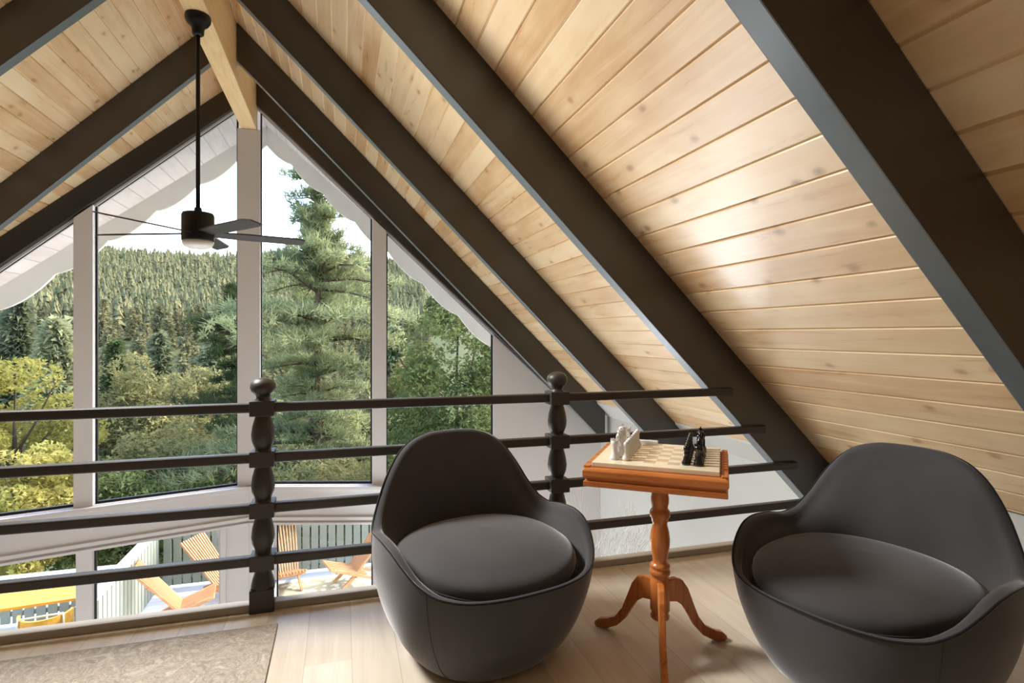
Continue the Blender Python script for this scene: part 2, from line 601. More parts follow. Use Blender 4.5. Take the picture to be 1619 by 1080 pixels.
RD = 0.394 / math.sqrt(2)      # rafter depth square to the slope
RT = 0.088
sides = {1: 'right', -1: 'left'}
order = ['nearest', 'second nearest', 'third nearest', 'farthest']
for side in (1, -1):
    for i, y in enumerate(RAFTER_Y):
        b = MB()
        q = 0.394
        e = {0: 4.6, 1: 4.6, 2: 4.30, 3: 4.26}[i]
        if i >= 2:
            pts = [(0.10, ZR - 0.10), (e, ZR - e), (e, ZR - e - q), (0.10, ZR - 0.10 - q)]
        else:
            pts = [(0.10, ZR - 0.10), (4.40, ZR - 4.40), (4.40, ZR - 4.40 - 0.2), (0.10, ZR - 0.10 - q)]
            zf = 0.002
            pts = [(0.10, ZR - 0.10), (ZR - zf, zf), (ZR - zf - q, zf), (0.10, ZR - 0.10 - q)]
        p0 = [(side_x(side, a), y, z) for a, z in pts]
        p1 = [(x, y + RT, z) for x, _, z in p0]
        b.add(p0 + p1, [(0, 1, 2, 3), (7, 6, 5, 4), (0, 4, 5, 1), (1, 5, 6, 2), (2, 6, 7, 3), (3, 7, 4, 0)])
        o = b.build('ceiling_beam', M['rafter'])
        o.data.materials.append(M['rafter_sheen'])
        for p in o.data.polygons:           # sky sheen on the narrow underside, put into its colour
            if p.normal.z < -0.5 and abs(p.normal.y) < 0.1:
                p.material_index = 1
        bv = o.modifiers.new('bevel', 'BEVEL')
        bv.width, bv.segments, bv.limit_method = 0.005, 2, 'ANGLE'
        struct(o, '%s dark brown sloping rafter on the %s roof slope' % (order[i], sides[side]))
    # raked head beam above the windows
    b = MB()
    hd, t = 0.295, 0.12
    a0, a1 = 0.095, 4.3
    P = lambda a, dy, dz: (side_x(side, a), yw(a) + dy, ZR - a + dz)
    b.hexa([P(a0, -t, -hd), P(a1, -t, -hd), P(a1, 0.03, -hd), P(a0, 0.03, -hd),
            P(a0, -t, 0), P(a1, -t, 0), P(a1, 0.03, 0), P(a0, 0.03, 0)])
    struct(b.build('ceiling_beam', M['rafter'], bevel=0.006), 'dark brown raked beam above the %s windows' % sides[side])
    # thin pale trim strip along the glass under it
    b = MB()
    b.hexa([P(a0, -0.05, -hd - .03), P(a1, -0.05, -hd - .03), P(a1, 0.03, -hd - .03), P(a0, 0.03, -hd - .03),
            P(a0, -0.05, -hd), P(a1, -0.05, -hd), P(a1, 0.03, -hd), P(a0, 0.03, -hd)])
    struct(b.build('trim_5' if side > 0 else 'trim_6', M['white']), 'thin pale strip between glass and raked beam')

b = MB().box(-1.219, -1.036, YB, YP - 0.02, 3.915, ZR - 0.02)
struct(b.build('ridge_beam', M['beam_pine'], bevel=0.008), 'pale pine ridge beam along the top of the ceiling')

# ------------------------------------------------------------------ window wall


def wp(side, a, z, off=0.0):
    return Vector((side_x(side, a), yw(a) + off, z))


def wbox(b, side, a0, a1, z0, z1, o0=-0.10, o1=0.04, z1b=None, z0b=None):
    """A member of the raked window wall; z1b / z0b give the heights at its far end."""
    z1b = z1 if z1b is None else z1b
    z0b = z0 if z0b is None else z0b
    b.hexa([wp(side, a0, z0, o0), wp(side, a1, z0b, o0), wp(side, a1, z0b, o1), wp(side, a0, z0, o1),
            wp(side, a0, z1, o0), wp(side, a1, z1b, o0), wp(side, a1, z1b, o1), wp(side, a0, z1, o1)])


ZT = lambda a: ZR - a - 0.31           # underside of the raked beam
ZS, ZL = -0.62, -1.12                  # sill of the upper glass, head of the lower glass
AW = XRW - XR                          # half width of the room
A_P = [0.13, 1.505, 1.678, 3.0]
A_PL = [0.13, 1.543, 1.711, 3.35]

for side in (1, -1):
    ap = A_P if side > 0 else A_PL
    b = MB()
    # mullion between the two upper panes
    wbox(b, side, ap[1], ap[2], ZS, ZT(ap[1]), -0.10, 0.05, ZT(ap[2]))
    # band between upper and lower glass, with ledges
    wbox(b, side, 0.0, ap[3] + .02, ZL, ZS, -0.10, 0.05)
    wbox(b, side, 0.0, ap[3] + .02, ZS - 0.05, ZS - 0.005, -0.17, -0.08)
    wbox(b, side, 0.0, ap[3] + .02, ZL + 0.06, ZL + 0.10, -0.13, -0.08)
    wbox(b, side, 0.0, ap[3] + .02, ZL, ZL + 0.03, -0.13, -0.08)
    # lower jambs and post
    wbox(b, side, 0.0, 0.33, ZG, ZL, -0.10, 0.05)
    wbox(b, side, 0.25, 0.31, ZG, ZL, -0.13, -0.08)
    wbox(b, side, ap[1] + .01, ap[2] - .02, ZG, ZL, -0.10, 0.05)
    wbox(b, side, 0.0, AW, ZG, ZG + .12, -0.10, 0.05)
    # solid wall beyond the glass
    wbox(b, side, ap[3], AW, ZG, ZT(ap[3]) - .0, -0.06, 0.05, ZT(AW))
    o = b.build('wall_front_right' if side > 0 else 'wall_front_left', M['white'], bevel=0.004)
    struct(o, 'white window wall on the %s of the centre post' % sides[side])

b = MB()
w = 0.133
b.add([(XR - w, YP - .12 - .0, ZS), (XR + w, YP - .12, ZS), (XR + w, YP - .0, ZS), (XR, YP + .05, ZS), (XR - w, YP - .0, ZS),
       (XR - w, YP - .12, 3.912), (XR + w, YP - .12, 3.912), (XR + w, YP - .0, 3.912), (XR, YP + .05, 3.912), (XR - w, YP - .0, 3.912)],
      [(0, 1, 6, 5), (1, 2, 7, 6), (2, 3, 8, 7), (3, 4, 9, 8), (4, 0, 5, 9), (0, 4, 3, 2, 1), (5, 6, 7, 8, 9)])
b.box(XR - .05, XR + .05, YP - .02, YP + .04, 3.9, ZR - .05)
struct(b.build('window_post', M['white'], bevel=0.005), 'white centre post where the two window walls meet')


def make_window(idx, side, a0, a1, z0, z1a, z1b, label):
    root = struct(thing('window_%d' % idx, label, None))
    b = MB()
    g = 0.018
    wbox(b, side, a0, a1, z0, z0 + g * 1.6, -0.03, 0.0)
    wbox(b, side, a0, a0 + g, z0, z1a, -0.03, 0.0, z1a - g * (z1a > z1b))
    wbox(b, side, a1 - g, a1, z0, z1b + g * (z1a > z1b), -0.03, 0.0, z1b)
    wbox(b, side, a0, a1, z1a - g, z1a, -0.03, 0.0, z1b, z1b - g)
    b.build('window_frame', M['gasket'], root)
    p = MB()
    p.add([wp(side, a0, z0, -.012), wp(side, a1, z0, -.012), wp(side, a1, z1b, -.012), wp(side, a0, z1a, -.012)], [(0, 1, 2, 3)])
    p.build('pane', M['glass'], root)


make_window(1, -1, A_PL[2], A_PL[3], ZS, ZT(A_PL[2]), ZT(A_PL[3]), 'upper left window with slanting top')
make_window(2, -1, A_PL[0], A_PL[1], ZS, ZT(A_PL[0]), ZT(A_PL[1]), 'tall upper window left of the centre post')
make_window(3, 1, A_P[0], A_P[1], ZS, ZT(A_P[0]), ZT(A_P[1]), 'tall upper window right of the centre post')
make_window(4, 1, A_P[2], A_P[3], ZS, ZT(A_P[2]), ZT(A_P[3]), 'upper right window with slanting top')
make_window(5, -1, A_PL[2] - .02, A_PL[3], ZG + .12, ZL, ZL, 'lower left glass panel')
make_window(6, -1, 0.31, A_PL[1] + .01, ZG + .12, ZL, ZL, 'lower glass panel left of the centre post')
make_window(7, 1, 0.33, A_P[1] + .01, ZG + .12, ZL, ZL, 'lower glass panel right of the centre post')
make_window(8, 1, A_P[2] - .02, A_P[3], ZG + .12, ZL, ZL, 'lower right glass panel')

# ------------------------------------------------------------------ side walls, floors, back wall
for side, nm in ((1, 'wall_right'), (-1, 'wall_left')):
    b = MB()
    x0, x1 = side_x(side, AW), side_x(side, AW + .12)
    lo, hi = min(x0, x1), max(x0, x1)
    b.box(lo, hi, 2.95, yw(AW) + .1, ZG, ZR - AW - 0.01)
    b.box(lo, hi, YB, 2.95, ZG, -0.05)
    # painted strip of slope between the boards and the wall
    P = lambda a, y, z: (side_x(side, a), y, ZR - a + z)
    b.hexa([P(AEND, 2.99, -.012), P(AW + .1, 2.99, -.012), P(AW + .1, yw(AW), -.012), P(AEND, yw(AEND), -.012),
            P(AEND, 2.99, .12), P(AW + .1, 2.99, .12), P(AW + .1, yw(AW), .12), P(AEND, yw(AEND), .12)])
    struct(b.build(nm, M['wall']), 'white side wall of the great room')
    # low wall in the loft under the slope
    b = MB()
    k0, k1 = side_x(side, 3.04 - XR), side_x(side, 3.04 - XR + .1)
    b.box(min(k0, k1), max(k0, k1), YB, 2.93, 0.0, ZR - (3.04 - XR) + 0.05)
    struct(b.build('wall_knee_right' if side > 0 else 'wall_knee_left', M['wall']), 'low white wall under the roof slope in the loft')

b = MB().box(XLW, XRW, YB, 2.95, -0.28, 0.0)
struct(b.build('floor', M['floor']), 'pale wood loft floor')
b = MB().box(XLW, XRW, YB, 8.0, ZG - .15, ZG)
struct(b.build('floor_lower', M['lower_floor']), 'great room floor below the loft')
b = MB()
b.prism([(XLW - .2, ZG), (XRW + .2, ZG), (XRW + .2, ZR - AW + .1), (XR, ZR + .15), (XLW - .2, ZR - AW + .1)], (0, YB - .12, 0), (1, 0, 0), (0, 0, 1), (0, 1, 0), .12)
struct(b.build('wall_back', M['wall']), 'white back wall behind the loft')

# ------------------------------------------------------------------ loft railing
RAIL_Y = 2.925
POST_X = [-0.356, 1.137]
RAIL_Z = [0.953, 0.716, 0.477, 0.231]
rl = thing('loft_railing', 'dark brown turned railing along the edge of the loft floor', 'railing', (0, RAIL_Y, 0))


def post_at(x):
    b = MB()
    s = 0.054
    b.lathe([(0, 1.096), (.022, 1.094), (.042, 1.085), (.055, 1.068), (.058, 1.05), (.052, 1.032), (.038, 1.018), (.03, 1.008), (.031, .998), (.040, .986)], 24, (x, 0))
    for z in RAIL_Z:
        b.box(x - s, x + s, -s, s, z - .036, z + .036)
    for zt, zb in zip(RAIL_Z[:3], RAIL_Z[1:]):
        t, m = zt - .034, zb + .034
        h = t - m
        b.lathe([(.036, t + .004), (.034, t - .02 * h), (.038, t - .1 * h), (.048, t - .32 * h), (.053, t - .55 * h), (.050, t - .72 * h), (.040, t - .88 * h),
                 (.034, t - .95 * h), (.038, m - .002)][::-1], 24, (x, 0))
    b.lathe([(.036, .198), (.035, .19), (.039, .17), (.047, .145), (.053, .12), (.056, .105)][::-1], 24, (x, 0))
    b.box(x - s, x + s, -s, s, 0.0, .108)
    return b


for x in POST_X:
    post_at(x).build('newel_post', M['rail_brown'], rl, bevel=0.004)
for z in RAIL_Z:
    end = XR + (ZR - z) - 0.26
    b = MB().box(-5.0 + (z * 0.9), end, -0.024, 0.024, z - 0.022, z + 0.024)
    b.build('rail', M['rail_brown'], rl, bevel=0.009, seg=3)
b = MB().box(XLW + .15, 3.03, -0.03, 0.03, 0.0, 0.036)
cb = b.build('base_rail', mat_paint('greige_base_rail', srgb(168, 160, 148), 0.45, 0.4, 0.05), rl, bevel=0.004)
cb['label'] = 'low greige base rail on the floor edge'

# ------------------------------------------------------------------ ceiling fan
FX, FY, FZ = -1.127, 5.21, 2.13
fan = thing('ceiling_fan', 'black five-bladed ceiling fan on a long rod under the ridge beam', 'ceiling fan', (FX, FY, 0))
MB().lathe([(0, 3.915), (.095, 3.915), (.098, 3.90), (.094, 3.872), (.078, 3.845), (.052, 3.825), (.046, 3.80), (.044, 3.765), (.030, 3.752), (0, 3.75)][::-1], 32).build('canopy', M['black_metal'], fan)
MB().lathe([(.0165, 2.30), (.0165, 3.76)], 16).build('rod', M['black_metal'], fan)
MB().lathe([(0, FZ - .065), (.118, FZ - .065), (.122, FZ - .05), (.122, FZ + .145), (.112, FZ + .165), (.06, FZ + .17), (.03, FZ + .178), (.026, FZ + .21), (0, FZ + .212)], 40).build('motor_housing', M['black_metal'], fan)
MB().lathe([(0, FZ - .125), (.075, FZ - .121), (.105, FZ - .105), (.115, FZ - .085), (.117, FZ - .064), (0, FZ - .064)], 40).build('light_lens', M['lens'], fan)
yaw = math.radians(16.7)
for ang in (-107, -35, 33, 104, 176):
    t = math.radians(ang) - yaw
    b = MB()
    n = 10
    top, bot = [], []
    for i in range(n + 1):
        u = i / n
        r = 0.10 + 0.74 * u
        wd = 0.052 + 0.016 * min(1, u * 3)
        lead = wd * (1.0 if u < 0.93 else 0.86)
        trail = wd * (1.0 if u < 0.93 else 0.55)
        pt = math.radians(-13)
        for arr, dz in ((top, 0.005), (bot, -0.005)):
            arr.append([(r, lead * math.cos(pt), FZ + lead * math.sin(pt) + dz), (r, -trail * math.cos(pt), FZ - trail * math.sin(pt) + dz)])
    vs = [p for pr in top for p in pr] + [p for pr in bot for p in pr]
    k = (n + 1) * 2
    fs = []
    for i in range(n):
        fs.append((2 * i, 2 * i + 1, 2 * i + 3, 2 * i + 2))
        fs.append((k + 2 * i, k + 2 * i + 2, k + 2 * i + 3, k + 2 * i + 1))
        fs.append((2 * i, 2 * i + 2, k + 2 * i + 2, k + 2 * i))
        fs.append((2 * i + 1, k + 2 * i + 1, k + 2 * i + 3, 2 * i + 3))
    fs.append((0, k, k + 1, 1))
    fs.append((2 * n, 2 * n + 1, k + 2 * n + 1, k + 2 * n))
    vs = [(x * math.cos(t) - y * math.sin(t), x * math.sin(t) + y * math.cos(t), z) for x, y, z in vs]
    b.add(vs, fs)
    b.build('blade', M['blade'], fan)

# ------------------------------------------------------------------ rug
b = MB()
b.box(-2.6, -0.272, 0.5, 2.742, 0.0, 0.008)
tag(b.build('area_rug', M['rug'], bevel=0.003), 'worn taupe rug with a faded floral pattern by the railing', 'rug')


# ------------------------------------------------------------------ barrel armchairs
def interp(x, xs, ys):
    """Smooth (monotone cubic) interpolation through a table."""
    xs, ys = np.array(xs, float), np.array(ys, float)
    if x <= xs[0]:
        return float(ys[0])
    if x >= xs[-1]:
        return float(ys[-1])
    i = int(np.searchsorted(xs, x) - 1)
    h = xs[i + 1] - xs[i]
    d = np.diff(ys) / np.diff(xs)

    def m(j):
        if j == 0 or j == len(xs) - 1:
            return 0.0
        if d[j - 1] * d[j] <= 0:
            return 0.0
        return 2 * d[j - 1] * d[j] / (d[j - 1] + d[j])
    t = (x - xs[i]) / h
    return float((2 * t**3 - 3 * t**2 + 1) * ys[i] + (t**3 - 2 * t**2 + t) * h * m(i) + (-2 * t**3 + 3 * t**2) * ys[i + 1] + (t**3 - t**2) * h * m(i + 1))


CW, CD = 0.445, 0.435
RIM_A = [0, 15, 28, 39, 48, 56, 64, 72, 82, 94, 104, 114, 125, 136, 150, 180]
RIM_H = [.845, .842, .822, .77, .68, .58, .517, .500, .51, .515, .505, .47, .42, .388, .378, .38]
PZ = [0, .02, .06, .12, .2, .3, .4, .5, .6, .7, .8, .88]
PS = [.60, .66, .745, .83, .91, .972, 1.0, .995, .97, .93, .875, .82]


def foot(phi, sc=1.0, dx=0.0, n=2.35, w=CW, d=CD):
    c, s_ = math.cos(phi), math.sin(phi)
    r = (abs(s_ / w) ** n + abs(c / d) ** n) ** (-1 / n)
    r = max(0.02, r * sc - dx)
    return Vector((r * s_, r * c))          # phi 0 is the back (+y), phi 180 the front (-y)


def make_armchair(label):
    root = thing('barrel_armchair', label, 'armchair', group=None)
    N = 120
    outer, inner, seam = [], [], []
    for j in range(N):
        ph = 2 * PI * j / N
        ad = abs(math.degrees(ph if ph <= PI else 2 * PI - ph))
        h = interp(ad, RIM_A, RIM_H)
        col = []
        K = 18
        for i in range(K + 1):
            z = h * i / K
            p = foot(ph, interp(z, PZ, PS))
            col.append((p.x, p.y, z))
        outer.append(col)
        ro = interp(h, PZ, PS)
        thick = interp(ad, [0, 50, 75, 100, 130, 155, 180], [.07, .075, .09, .09, .06, .028, .024])
        seam.append((*foot(ph, ro, -0.001), h - .003))
        zs = 0.30
        tin = interp(ad, [0, 50, 90, 130, 180], [.17, .14, .105, .08, .05])
        ic = []
        # rolled top edge, then the inside face down to the seat
        for q in range(5):
            t = q / 4 * PI / 2
            ic.append((*foot(ph, ro, thick * .55 * (math.sin(t))), h - .002 + 0.012 * math.sin(2 * t) - 0.03 * (1 - math.cos(t))))
        rz0 = h - .032
        for q in range(1, 11):
            t = q / 10
            z = rz0 + (zs - rz0) * t
            e = t ** 0.8
            so = ro * (1 - e) + interp(zs, PZ, PS) * e
            ic.append((*foot(ph, so, thick * .55 * (1 - e) + tin * e + .02 * math.sin(PI * t)), z))
        inner.append(ic)

    def skin(cols, close_low=None, close_high=None):
        b = MB()
        k = len(cols[0])
        vs = [p for c in cols for p in c]
        fs = []
        for j in range(N):
            for i in range(k - 1):
                a, c = j * k + i, ((j + 1) % N) * k + i
                fs.append((a, c, c + 1, a + 1))
        if close_low:
            fs.append(tuple(j * k for j in range(N)))
        if close_high:
            fs.append(tuple(j * k + k - 1 for j in range(N)))
        return b.add(vs, fs, True)
    o = skin(outer, True).build('outer_shell', M['velvet'], root)
    i_ = skin(inner, None, True).build('inner_upholstery', M['velvet'], root)
    MB().loop_tube(seam, 0.0048, 8).build('piping', M['piping'], root)
    # vertical seams on the outside of the shell
    for ad, sg in ((128, 1), (128, -1)):
        j = int(round(N * ad / 360)) if sg > 0 else N - int(round(N * ad / 360))
        pts = [Vector(p) * 1.0 for p in outer[j]]
        pts = [Vector((p.x * 1.002, p.y * 1.002, p.z)) for p in pts]
        MB().tube(pts, 0.0016, 6).build('shell_seam', M['velvet'], root)
    # seat cushion: plump, D-shaped, its front edge level with the lip
    n, m = 72, 22
    rows = []
    for i in range(m + 1):
        v = -PI / 2 + PI * i / m
        rr = max(0.0, math.cos(v)) ** 0.38
        zz = abs(math.sin(v)) ** 0.75 * (1 if v > 0 else -1)
        row = []
        for j in range(n):
            ph = 2 * PI * j / n
            w_, d_ = 0.362, (0.285 if math.cos(ph) > 0 else 0.408)
            c, s_ = math.cos(ph), math.sin(ph)
            e = 2.5 if c > 0 else 2.25
            r = (abs(s_ / w_) ** e + abs(c / d_) ** e) ** (-1 / e) * rr
            front = max(0.0, -c)
            x, y = r * s_, r * c
            crown = 0.030 * (1 - min(1, (x * x + y * y) / .12)) if zz > 0 else 0
            z = 0.395 + (0.062 if zz > 0 else 0.09) * zz + crown - 0.020 * max(0, (-y - .1) / .28) ** 2
            row.append((x, y, z))
        rows.append(row)
    b = MB()
    vs = [p for r in rows for p in r]
    fs = []
    for i in range(m):
        for j in range(n):
            fs.append((i * n + j, i * n + (j + 1) % n, (i + 1) * n + (j + 1) % n, (i + 1) * n + j))
    b.add(vs, fs, True)
    cu = b.build('seat_cushion', M['velvet'], root)
    pts = []
    for j in range(n):
        x, y, z = rows[m // 2][j]
        pts.append((x * 1.004, y * 1.004, z - .015))
    MB().loop_tube(pts, 0.004, 6).build('cushion_piping', M['piping'], cu)
    return root


def cam_pt(lat, depth):        # a point given sideways from and ahead of the viewer
    S, C = math.sin(yaw), math.cos(yaw)
    return lat * C + depth * S, depth * C - lat * S


arm1 = make_armchair('charcoal velvet barrel armchair in front of the railing, left of the chess table')
x, y = cam_pt(-0.125, 2.40)
arm1.location = (x, y, 0)
arm1.rotation_euler = (0, 0, math.radians(29) - yaw)
arm2 = copy_tree(arm1)
arm2['label'] = 'charcoal velvet barrel armchair under the sloping pine ceiling, right of the chess table'
x, y = cam_pt(1.325, 2.13)
arm2.location = (x, y, 0)
arm2.rotation_euler = (0, 0, math.radians(-58) - yaw)

# ------------------------------------------------------------------ chess table
TX, TY = 1.265, 2.082
TROT = math.radians(-20.4) - yaw
TH = 0.784
tb = thing('chess_table', 'orange-brown pedestal chess table on three curved legs between the armchairs', 'table', (TX, TY, 0), TROT)
hw = 0.266
b = MB()
# moulded apron box, stepped and grooved
prof = [(hw - .010, TH - .073), (hw - .003, TH - .070), (hw - .003, TH - .052), (hw - .012, TH - .047), (hw - .012, TH - .041), (hw - .003, TH - .036), (hw, TH - .030), (hw, TH - .010), (hw - .006, TH - .003), (hw - .012, TH)]
vs, fs = [], []
for r, z in prof:
    vs += [(-r, -r, z), (r, -r, z), (r, r, z), (-r, r, z)]
for i in range(len(prof) - 1):
    for j in range(4):
        fs.append((4 * i + j, 4 * i + (j + 1) % 4, 4 * i + 4 + (j + 1) % 4, 4 * i + 4 + j))
fs.append((3, 2, 1, 0))
k = 4 * (len(prof) - 1)
fs.append((k, k + 1, k + 2, k + 3))
b.add(vs, fs)
b.build('table_top', M['cherry_flat'], tb, bevel=0.002)
for sx in (-1, 1):
    b = MB().box(sx * .252 - .012, sx * .252 + .012, -hw + .014, hw - .014, TH - .001, TH + .008)
    b.build('edge_strip', M['cherry_flat'], tb, bevel=0.003)
b = MB().lathe([(0, .118), (.026, .12), (.037, .128), (.039, .138), (.034, .148), (.034, .154), (.040, .162), (.0405, .27), (.038, .284), (.033, .292), (.033, .300), (.040, .308), (.043, .318), (.040, .328),
                 (.035, .333), (.041, .340), (.041, .348), (.033, .354), (.029, .362), (.030, .375), (.035, .40), (.040, .432), (.0405, .455), (.037, .485), (.031, .508), (.0295, .520), (.034, .530), (.034, .538), (.041, .548),
                 (.0425, .560), (.039, .572), (.033, .578), (.032, .586), (.036, .604), (.037, .622), (.034, .640), (.034, .66), (.042, .712), (0, .713)], 32)
b.build('pedestal', M['cherry'], tb)
for k_, ang in enumerate((141, 13, -101)):
    # leg outline in the plane of the pedestal axis: S-curved, flaring to a pointed foot
    up = [(0.03, .284), (0.068, .288), (.098, .276), (.124, .240), (.147, .180), (.172, .118), (.206, .073), (.25, .050), (.286, .038), (.306, .020), (.308, .006)]
    lo = [(.29, 0), (.262, 0), (.235, .012), (.195, .034), (.155, .078), (.124, .132), (.10, .170), (.072, .190), (.03, .194)]
    poly = up + lo
    t = math.radians(ang) - yaw - TROT
    ux = Vector((math.cos(t), math.sin(t), 0))
    nn = Vector((-math.sin(t), math.cos(t), 0))
    MB().prism(poly, -nn * .0135, ux, (0, 0, 1), nn, .027).build('leg', M['cherry'], tb, bevel=0.005)

BT = TH + 0.02
bd = MB().box(-.235, .235, -.235, .235, 0, .019)
bo = bd.build('chess_board', M['board'], bevel=0.003)
bo.location = (TX, TY, TH + .0005)
bo.rotation_euler = (0, 0, TROT)
tag(bo, 'cream marble chess board with pale tan squares on the table', 'chess board')

Q = 0.0455
LATHE = {
    'pawn': [(0, 0), (.0135, 0), (.0145, .004), (.012, .009), (.008, .016), (.0062, .026), (.0085, .029), (.006, .032), (.0085, .037), (.009, .042), (.0065, .047), (0, .049)],
    'rook': [(0, 0), (.016, 0), (.017, .005), (.014, .011), (.010, .02), (.0095, .038), (.012, .043), (.0135, .046), (.0135, .058), (.009, .058), (.009, .054), (0, .054)],
    'bishop': [(0, 0), (.0155, 0), (.0165, .005), (.013, .011), (.0085, .022), (.0072, .038), (.0105, .042), (.0072, .046), (.0095, .052), (.0095, .058), (.006, .066), (.003, .068), (.0035, .071), (0, .073)],
    'queen': [(0, 0), (.017, 0), (.018, .005), (.0145, .012), (.009, .025), (.008, .045), (.012, .049), (.0085, .053), (.010, .062), (.0135, .072), (.010, .072), (.005, .074), (.005, .078), (0, .080)],
    'king': [(0, 0), (.0175, 0), (.0185, .005), (.015, .012), (.0095, .026), (.0085, .048), (.0125, .052), (.009, .056), (.0105, .066), (.013, .075), (.009, .078), (0, .079)],
    'knight': [(0, 0), (.016, 0), (.017, .005), (.0145, .011), (.0125, .018), (0, .018)],
}


def piece_mesh(kind, m):
    b = MB()
    b.lathe(LATHE[kind], 18)
    if kind == 'king':
        b.box(-.002, .002, -.002, .002, .078, .092)
        b.box(-.006, .006, -.002, .002, .083, .087)
    if kind == 'queen':
        for i in range(8):
            t = 2 * PI * i / 8
            c, s_ = math.cos(t) * .0118, math.sin(t) * .0118
            b.box(c - .002, c + .002, s_ - .002, s_ + .002, .071, .0765)
    if kind == 'rook':
        for i in range(6):
            t = 2 * PI * i / 6
            c, s_ = math.cos(t) * .0112, math.sin(t) * .0112
            b.box(c - .0026, c + .0026, s_ - .0026, s_ + .0026, .057, .063)
    if kind == 'knight':
        out = [(-.011, .016), (.011, .016), (.009, .028), (.004, .036), (.012, .034), (.017, .038), (.015, .045), (.008, .054), (.004, .060), (.002, .066), (-.002, .060), (-.009, .052), (-.013, .038), (-.013, .026)]
        b.prism(out, (0, -.006, 0), (1, 0, 0), (0, 0, 1), (0, 1, 0), .012)
    return b.mesh('chess_' + kind, m)


PM = {(k, c): piece_mesh(k, M['piece_' + c]) for k in LATHE for c in ('white', 'black')}
ct, st = math.cos(TROT), math.sin(TROT)
BACK = ['rook', 'knight', 'bishop', 'queen', 'king', 'bishop', 'knight', 'rook']
ORD = ['nearest the table front', 'second from the table front', 'third from the table front', 'fourth from the table front', 'fifth from the table front', 'sixth from the table front',
       'seventh from the table front', 'farthest from the table front']
for colr, edge in (('white', -1), ('black', 1)):
    for i in range(8):
        for row in (0, 1):
            kind = BACK[i] if row == 0 else 'pawn'
            o = bpy.data.objects.new('chess_' + kind, PM[(kind, colr)])
            COL.objects.link(o)
            lx = edge * (3.5 - row) * Q
            ly = (i - 3.5) * Q
            o.location = (TX + lx * ct - ly * st, TY + lx * st + ly * ct, TH + .0196)
            o.rotation_euler = (0, 0, TROT + (PI if edge > 0 else 0))
            o.scale = (1.16, 1.16, 1.3 if row == 0 else 1.5)
            where = 'outer' if row == 0 else 'inner'
            adj = 'pale grey stone' if colr == 'white' else 'black stone'
            tag(o, '%s chess %s in the %s row, %s' % (adj, kind, where, ORD[i]), 'chess piece', '%s chess pieces on the board' % colr)

o = MB().box(-.045, .045, -.014, .014, 0, .016).build('stone_slab', M['piece_white'], bevel=0.003)
lx, ly = -0.075, .212
o.location = (TX + lx * ct - ly * st, TY + lx * st + ly * ct, TH + .0197)
o.rotation_euler = (0, 0, TROT)
tag(o, 'small pale grey slab lying along the back edge of the chess board', 'slab')

# ------------------------------------------------------------------ white twig tree in the great room below
b = MB()
rt = random.Random(5)


def twig(p, d, ln, r, lev):
    q = p + d * ln
    b.tube([p, (p + q) / 2 + Vector((rt.uniform(-.01, .01), rt.uniform(-.01, .01), 0)), q], [r, r * .85, r * .7], 5)
    if lev == 0:
        return
    for _ in range(3):
        nd = (d + Vector((rt.uniform(-.45, .45), rt.uniform(-.45, .45), rt.uniform(-.1, .4)))).normalized()
        twig(q, nd, ln * rt.uniform(.6, .85), r * .68, lev - 1)


wx, wy = 2.3, 4.85
twig(Vector((0, 0, 0)), Vector((0, 0, 1)), 0.80, .014, 5)
o = b.build('twig_tree', M['twig'])
o.location = (wx, wy, ZG)
tag(o, 'white bare twig tree standing in the great room beyond the railing', 'decorative tree')

# ------------------------------------------------------------------ deck outside
b = MB()
b.prism([(-7.5, yw(6.4)), (XR, YP + .05), (5.5, yw(6.6)), (5.5, 11.4), (-7.5, 11.4)], (0, 0, ZG - .12), (1, 0, 0), (0, 1, 0), (0, 0, 1), .12)
struct(b.build('deck_floor', M['deckwood']), 'pale deck boards outside the windows')


def fence(p0, p1, label, h=1.08):
    p0, p1 = Vector(p0), Vector(p1)
    L = (p1 - p0).length
    root = thing('deck_fence', label, 'fence', p0, math.atan2(p1.y - p0.y, p1.x - p0.x))
    b = MB()
    n = int(L / 0.15)
    for i in range(n):
        x = (i + .5) * L / n
        b.box(x - .062, x + .062, -.012, .012, .04, h - .03)
    b.build('picket_panel', M['fence'], root, bevel=0.003)
    b = MB()
    for z in (.18, h - .2):
        b.box(0, L, .012, .05, z - .04, z + .04)
    b.build('stringer', M['fence'], root)
    MB().box(-.03, L + .03, -.07, .09, h - .03, h + .01).build('cap_rail', M['fence_cap'], root, bevel=0.004)
    k = max(2, int(L / 1.9) + 1)
    for i in range(k):
        x = .05 + (L - .1) * i / (k - 1)
        MB().box(x - .045, x + .045, .05, .14, 0, h - .03).build('post', M['fence'], root)
    return root


fence((-3.05, 8.35, ZG), (-3.05, 11.25, ZG), 'grey-green picket fence running away along the left side of the deck')
fence((-3.0, 11.3, ZG), (5.4, 11.3, ZG), 'grey-green picket fence across the far edge of the deck')
fence((-7.4, 10.5, ZG), (-3.15, 10.5, ZG), 'low grey-green picket fence close behind the golden table', .74)


